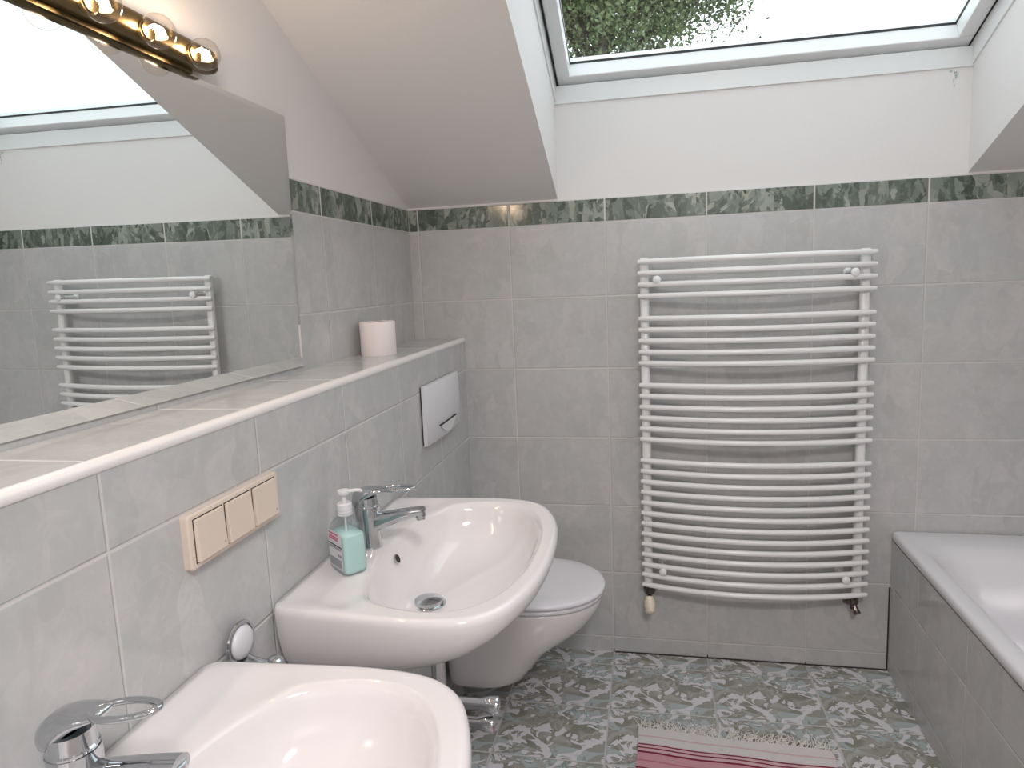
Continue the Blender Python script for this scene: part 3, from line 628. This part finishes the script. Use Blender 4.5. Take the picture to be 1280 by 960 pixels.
# ---------------------------------------------------------------- towel radiator
rd = thing('towel_radiator', 'white ladder towel radiator with bowed bars on the back wall', 'radiator', (1.14, -.05, .29))
RY = -.062; ZTOP = 1.4240; ZBOT = .2985; st = (ZTOP-ZBOT)/30
slots = [0, 1, 2, 3] + [5, 6, 7, 8, 9] + [11, 12, 13, 14, 15, 16] + list(range(18, 31))
LX, RX = .7760, 1.5060
for X in (.7955, 1.4790):
    b = B(); rings = []
    for z, s in ((ZBOT-.016, .75), (ZBOT-.013, 1), (ZTOP+.009, 1), (ZTOP+.012, .8)):
        rings.append([(X + .0150*s*math.copysign(abs(math.cos(a))**.75, math.cos(a)), RY+.0175 + .0120*s*math.copysign(abs(math.sin(a))**.75, math.sin(a)), z) for a in [2*math.pi*k/24 for k in range(24)]])
    loft(b, rings); keep(fin('upright', b, m_rad), rd)
bow = .056
bar_me = None
for s_ in slots:
    z = ZTOP - st*s_
    b = B(); pts = []; rad = []
    for k in range(29):
        t_ = k/28; x = LX + (RX-LX)*t_; c_ = 1-(2*t_-1)**2
        pts.append((x, RY - bow*c_, z))
    rad = [.0072, .0090] + [.0095]*25 + [.0090, .0072]
    tube(b, pts, rad, 14); keep(fin('bar', b, m_rad, sharp=50), rd)
for X, z, i in ((.8360, 1.3640, 0), (1.4370, 1.3640, 1), (.8450, .3600, 2), (1.4340, .3590, 3)):
    t_ = (X-LX)/(RX-LX); yb_ = RY - bow*(1-(2*t_-1)**2)
    b = B(); lathe(b, [(0, 0), (.014, 0), (.014, .006), (.0085, .009), (.0085, .05), (.0095, .052), (.0095, .066), (0, .066)], (X, -.0047, z), (0, -1, 0)); lathe(b, [(.0045, .0), (.0045, -yb_-.002), (0, -yb_-.002)], (X, -.0047, z), (0, -1, 0), 16)
    br = keep(fin('wall_bracket', b, m_rad), rd)
    b = B(); lathe(b, [(0, 0), (.0110, 0), (.0130, .003), (.0125, .008), (.008, .0105), (0, .011)], (X, yb_-.006, z), (0, -1, 0), 24); br2 = fin('bracket_cap', b, m_rad); br2.parent = br
# valves at the foot
X = .7980
b = B(); lathe(b, [(0, 0), (.0085, 0), (.0085, .012), (.0125, .013), (.0125, .026), (.0090, .028), (.0090, .048), (0, .048)], (X, RY+.0175, ZBOT-.014), (0, 0, -1), 12); tube(b, [(X, RY+.0175, ZBOT-.048), (X, -.0047, ZBOT-.048)], .0085, 12)
lathe(b, [(0, 0), (.022, 0), (.020, .004), (0, .004)], (X, -.0047, ZBOT-.048), (0, -1, 0)); tube(b, [(X, RY+.0175, ZBOT-.050), (X-.001, RY-.010, ZBOT-.054)], .009, 12)
m_valve = simple('tarnished_nickel', (.20, .17, .15), .25, 1.)
vb = keep(fin('thermostat_valve', b, m_valve, sharp=30), rd)
b = B(); hp = []; dh = Vector((.03, -.55, -.83)).normalized()
for k in range(25):
    t_ = k/24; r = .0125 + .0075*math.sin(math.pi*min(1, t_*1.15))**.8 if t_ < .8 else .0168*math.sqrt(max(0, 1-((t_-.8)/.2)**2))+.001
    r = r - (.0012 if k % 2 and .08 < t_ < .75 else 0); hp.append((max(r, .0), t_*.058))
lathe(b, [(0, 0), (.009, 0)] + [(r, z+.002) for r, z in hp] + [(0, .0602)], (X, RY-.006, ZBOT-.042), dh, 36); q_ = fin('thermostat_head', b, m_ivory, sharp=50); q_.parent = vb; q_['label'] = 'ribbed ivory thermostat head'
X = 1.4720
b = B(); lathe(b, [(0, 0), (.0090, 0), (.0090, .008), (.0150, .009), (.0150, .026), (.0110, .028), (.0110, .046), (0, .046)], (X, RY+.0175, ZBOT-.014), (0, 0, -1), 12); tube(b, [(X, RY+.0175, ZBOT-.045), (X, -.0047, ZBOT-.045)], .0095, 12)
lathe(b, [(0, 0), (.022, 0), (.020, .004), (0, .004)], (X, -.0047, ZBOT-.045), (0, -1, 0)); lathe(b, [(0, 0), (.0095, 0), (.0095, .016), (.011, .017), (.011, .028), (0, .028)], (X, RY+.010, ZBOT-.047), (.25, -.6, -.75), 12); lathe(b, [(0, 0), (.007, 0), (.007, .022), (.0095, .023), (.0095, .033), (0, .033)], (X, RY+.0175, ZBOT-.030), (-1, -.15, 0), 12)
keep(fin('return_valve', b, m_valve, sharp=30), rd)

# ---------------------------------------------------------------- rug
RO = Vector((.760, -.432, 0)); ra = math.radians(-2.8); U_ = Vector((math.cos(ra), math.sin(ra), 0)); V_ = Vector((-math.sin(ra)*-1, -math.cos(ra), 0)); V_ = Vector((.02, -1, 0)).normalized()
t = NT('striped_cotton_weave'); S3 = t.sep(t.pos('obj')); v_ = t.M('MULTIPLY', S3[1], -1.)
v_ = t.M('ADD', v_, t.M('MULTIPLY', t.noise(t.pos('obj'), 40, 1), .003)); q = t.M('DIVIDE', t.M('FRACT', t.M('DIVIDE', v_, .48)), 1.)
wht = (.80, .755, .745); pk = (.76, .52, .54); dr = (.26, .012, .045); rd1 = (.70, .36, .40); rd2 = (.60, .20, .25)
st_ = [0]; vals = [(0, wht), (.035, pk), (.040, wht), (.0505, wht), (.0720, dr), (.0775, pk), (.0880, dr), (.0935, pk), (.1050, dr), (.1110, rd1), (.1400, rd2), (.146, rd1), (.17, dr), (.175, pk), (.19, dr), (.195, wht), (.215, pk), (.22, wht)]
t.set(Base_Color=t.ramp(q, [(a/.48, c) for a, c in vals], True), Roughness=.95)
wv = t.node('ShaderNodeTexWave', wave_type='BANDS', bands_direction='X'); t.put(wv.inputs['Vector'], t.pos('obj')); wv.inputs['Scale'].default_value = 110
wv2 = t.node('ShaderNodeTexWave', wave_type='BANDS', bands_direction='Y'); t.put(wv2.inputs['Vector'], t.pos('obj')); wv2.inputs['Scale'].default_value = 90
t.bump(t.M('ADD', wv.outputs['Fac'], wv2.outputs['Fac']), .0012, .8); m_rug = t.m
rug = thing('bath_rug', 'white cotton rug with red stripes and fringe on the tiled floor', 'rug', (RO.x, RO.y, 0)); rug.rotation_euler = (0, 0, ra)
b = B(); nx, ny = 40, 60; RW, RL = .545, .95
random.seed(2)
def rz(i, j): return .0035 + .0018*math.sin(i*.35+j*.12)*math.sin(j*.22) + .002*max(0, math.sin(i*.16+1)*math.cos(j*.09))
grid = [[None]*(ny+1) for _ in range(nx+1)]; gb = [[None]*(ny+1) for _ in range(nx+1)]
for i in range(nx+1):
    for j in range(ny+1):
        x = RW*i/nx + .02*(j/ny) + .003*math.sin(j*.3); y = -RL*j/ny + .003*math.sin(i*.25) - (.004 if i == nx and j == 0 else 0); z = rz(i, j)
        if i == nx: x += .004*math.sin(j*.9)
        grid[i][j] = b.verts.new((x, y, z + .003)); gb[i][j] = b.verts.new((x, y, .0008))
for i in range(nx):
    for j in range(ny):
        b.faces.new((grid[i][j], grid[i][j+1], grid[i+1][j+1], grid[i+1][j])); b.faces.new((gb[i][j], gb[i+1][j], gb[i+1][j+1], gb[i][j+1]))
for i in range(nx):
    for j in (0, ny): b.faces.new((grid[i][j], grid[i+1][j], gb[i+1][j], gb[i][j]))
for j in range(ny):
    for i in (0, nx): b.faces.new((grid[i][j], grid[i][j+1], gb[i][j+1], gb[i][j]))
fin('woven_cloth', b, m_rug, rug, sharp=60)
b = B()
for e_, y0_ in ((1, 0.0), (-1, -RL)):
    for k in range(210):
        x = RW*(k+.5)/210 + (.02 if e_ < 0 else 0) + random.uniform(-.001, .001); l_ = random.uniform(.038, .075); cl_ = 1 if (k//6) % 3 else -.4
        a = random.gauss(-.35*cl_ if k < 90 else .45*cl_, .45); pts = []
        for s in range(7):
            t_ = s/6; pts.append((x + math.sin(a)*l_*t_ + .004*math.sin(t_*5+k), y0_ + e_*(math.cos(a)*l_*t_) + e_*-.002, .004 + .005*math.sin(math.pi*t_)*random.uniform(.4, 1.4) - .002*t_))
        tube(b, pts, [.0011]*6 + [.0005], 5)
tag(fin('fringe', b, simple('cotton_yarn', (.78, .74, .69), .95), rug, sharp=0), kind='stuff')

# ---------------------------------------------------------------- outside: ground and tree
b = B(); box(b, -40, 40, .6, 60, -3.4, -3.2); S(fin('ground', b, simple('grass_ground', (.10, .14, .06), .9), smooth=False))
rng = np.random.default_rng(5)
tr = thing('broadleaf_tree', 'broad green leafy tree outside, seen through the skylight', 'tree', (.2, 12.5, -3.2))
t = NT('tree_bark'); nz = t.noise(t.pos('obj'), 8, 4); t.set(Base_Color=t.mix(nz, (.06, .045, .03), (.14, .11, .08)), Roughness=.9); m_bark = t.m
t = NT('green_leaves'); oi = t.noise(t.pos('geo'), 1.3, 3); n9 = t.noise(t.pos('geo'), 9, 1)
t.set(Base_Color=t.mix(t.M('MULTIPLY', t.M('ADD', oi, n9), .5), (.075, .105, .045), (.22, .27, .12)), Roughness=.55); m_leaf = t.m
tc = Vector((.25, 12.5, 7.75)); TR = 3.0
b = B(); tube(b, smooth_path([(.2, 12.5, -3.2), (.25, 12.5, 0), (.1, 12.45, 3), (0, 12.5, 5.2), (-.1, 12.5, 7.4)], 4), [.30-.013*i for i in range(17)], 14); keep(fin('trunk', b, m_bark), tr)
clust = []
b = B()
for k in range(26):
    d = Vector(rng.normal(size=3)); d.z = abs(d.z)*.8 - .35; d.normalize(); e_ = tc + Vector((d.x*TR*.95, d.y*TR*.9, d.z*TR*.85)); st0 = Vector((0, 12.5, 4.6 + 2.2*rng.random()))
    mid = (st0+e_)/2 + Vector((0, 0, .25)); tube(b, smooth_path([st0, mid, e_], 4), [.07-.0065*i for i in range(9)], 7); clust.append(e_); clust.append(mid)
keep(fin('branches', b, m_bark), tr)
cen = [np.array(c) for c in clust]
for _ in range(150):
    d = rng.normal(size=3); d /= np.linalg.norm(d); cen.append(np.array(tc) + d*np.array([TR, TR*.8, TR*.8])*rng.uniform(.45, .95))
NLf = 42000; ci = rng.integers(0, len(cen), NLf); cpos = np.array(cen)[ci] + rng.normal(size=(NLf, 3))*.26
nrm_ = rng.normal(size=(NLf, 3)); nrm_ /= np.linalg.norm(nrm_, axis=1)[:, None]; aa = rng.normal(size=(NLf, 3)); u_ = np.cross(nrm_, aa); u_ /= np.linalg.norm(u_, axis=1)[:, None]; v2 = np.cross(nrm_, u_)
ls = rng.uniform(.035, .07, NLf)[:, None]
V4 = np.stack([cpos-u_*ls, cpos+v2*ls*.5+nrm_*ls*.12, cpos+u_*ls, cpos-v2*ls*.5+nrm_*ls*.12], 1).reshape(-1, 3)
me = bpy.data.meshes.new('foliage'); me.vertices.add(len(V4)); me.vertices.foreach_set('co', V4.ravel().astype(np.float32))
me.loops.add(NLf*4); me.loops.foreach_set('vertex_index', np.arange(NLf*4, dtype=np.int32)); me.polygons.add(NLf); me.polygons.foreach_set('loop_start', np.arange(0, NLf*4, 4, dtype=np.int32)); me.update(calc_edges=True); me.validate()
fo = bpy.data.objects.new('foliage', me); C.objects.link(fo); me.materials.append(m_leaf); keep(fo, tr)
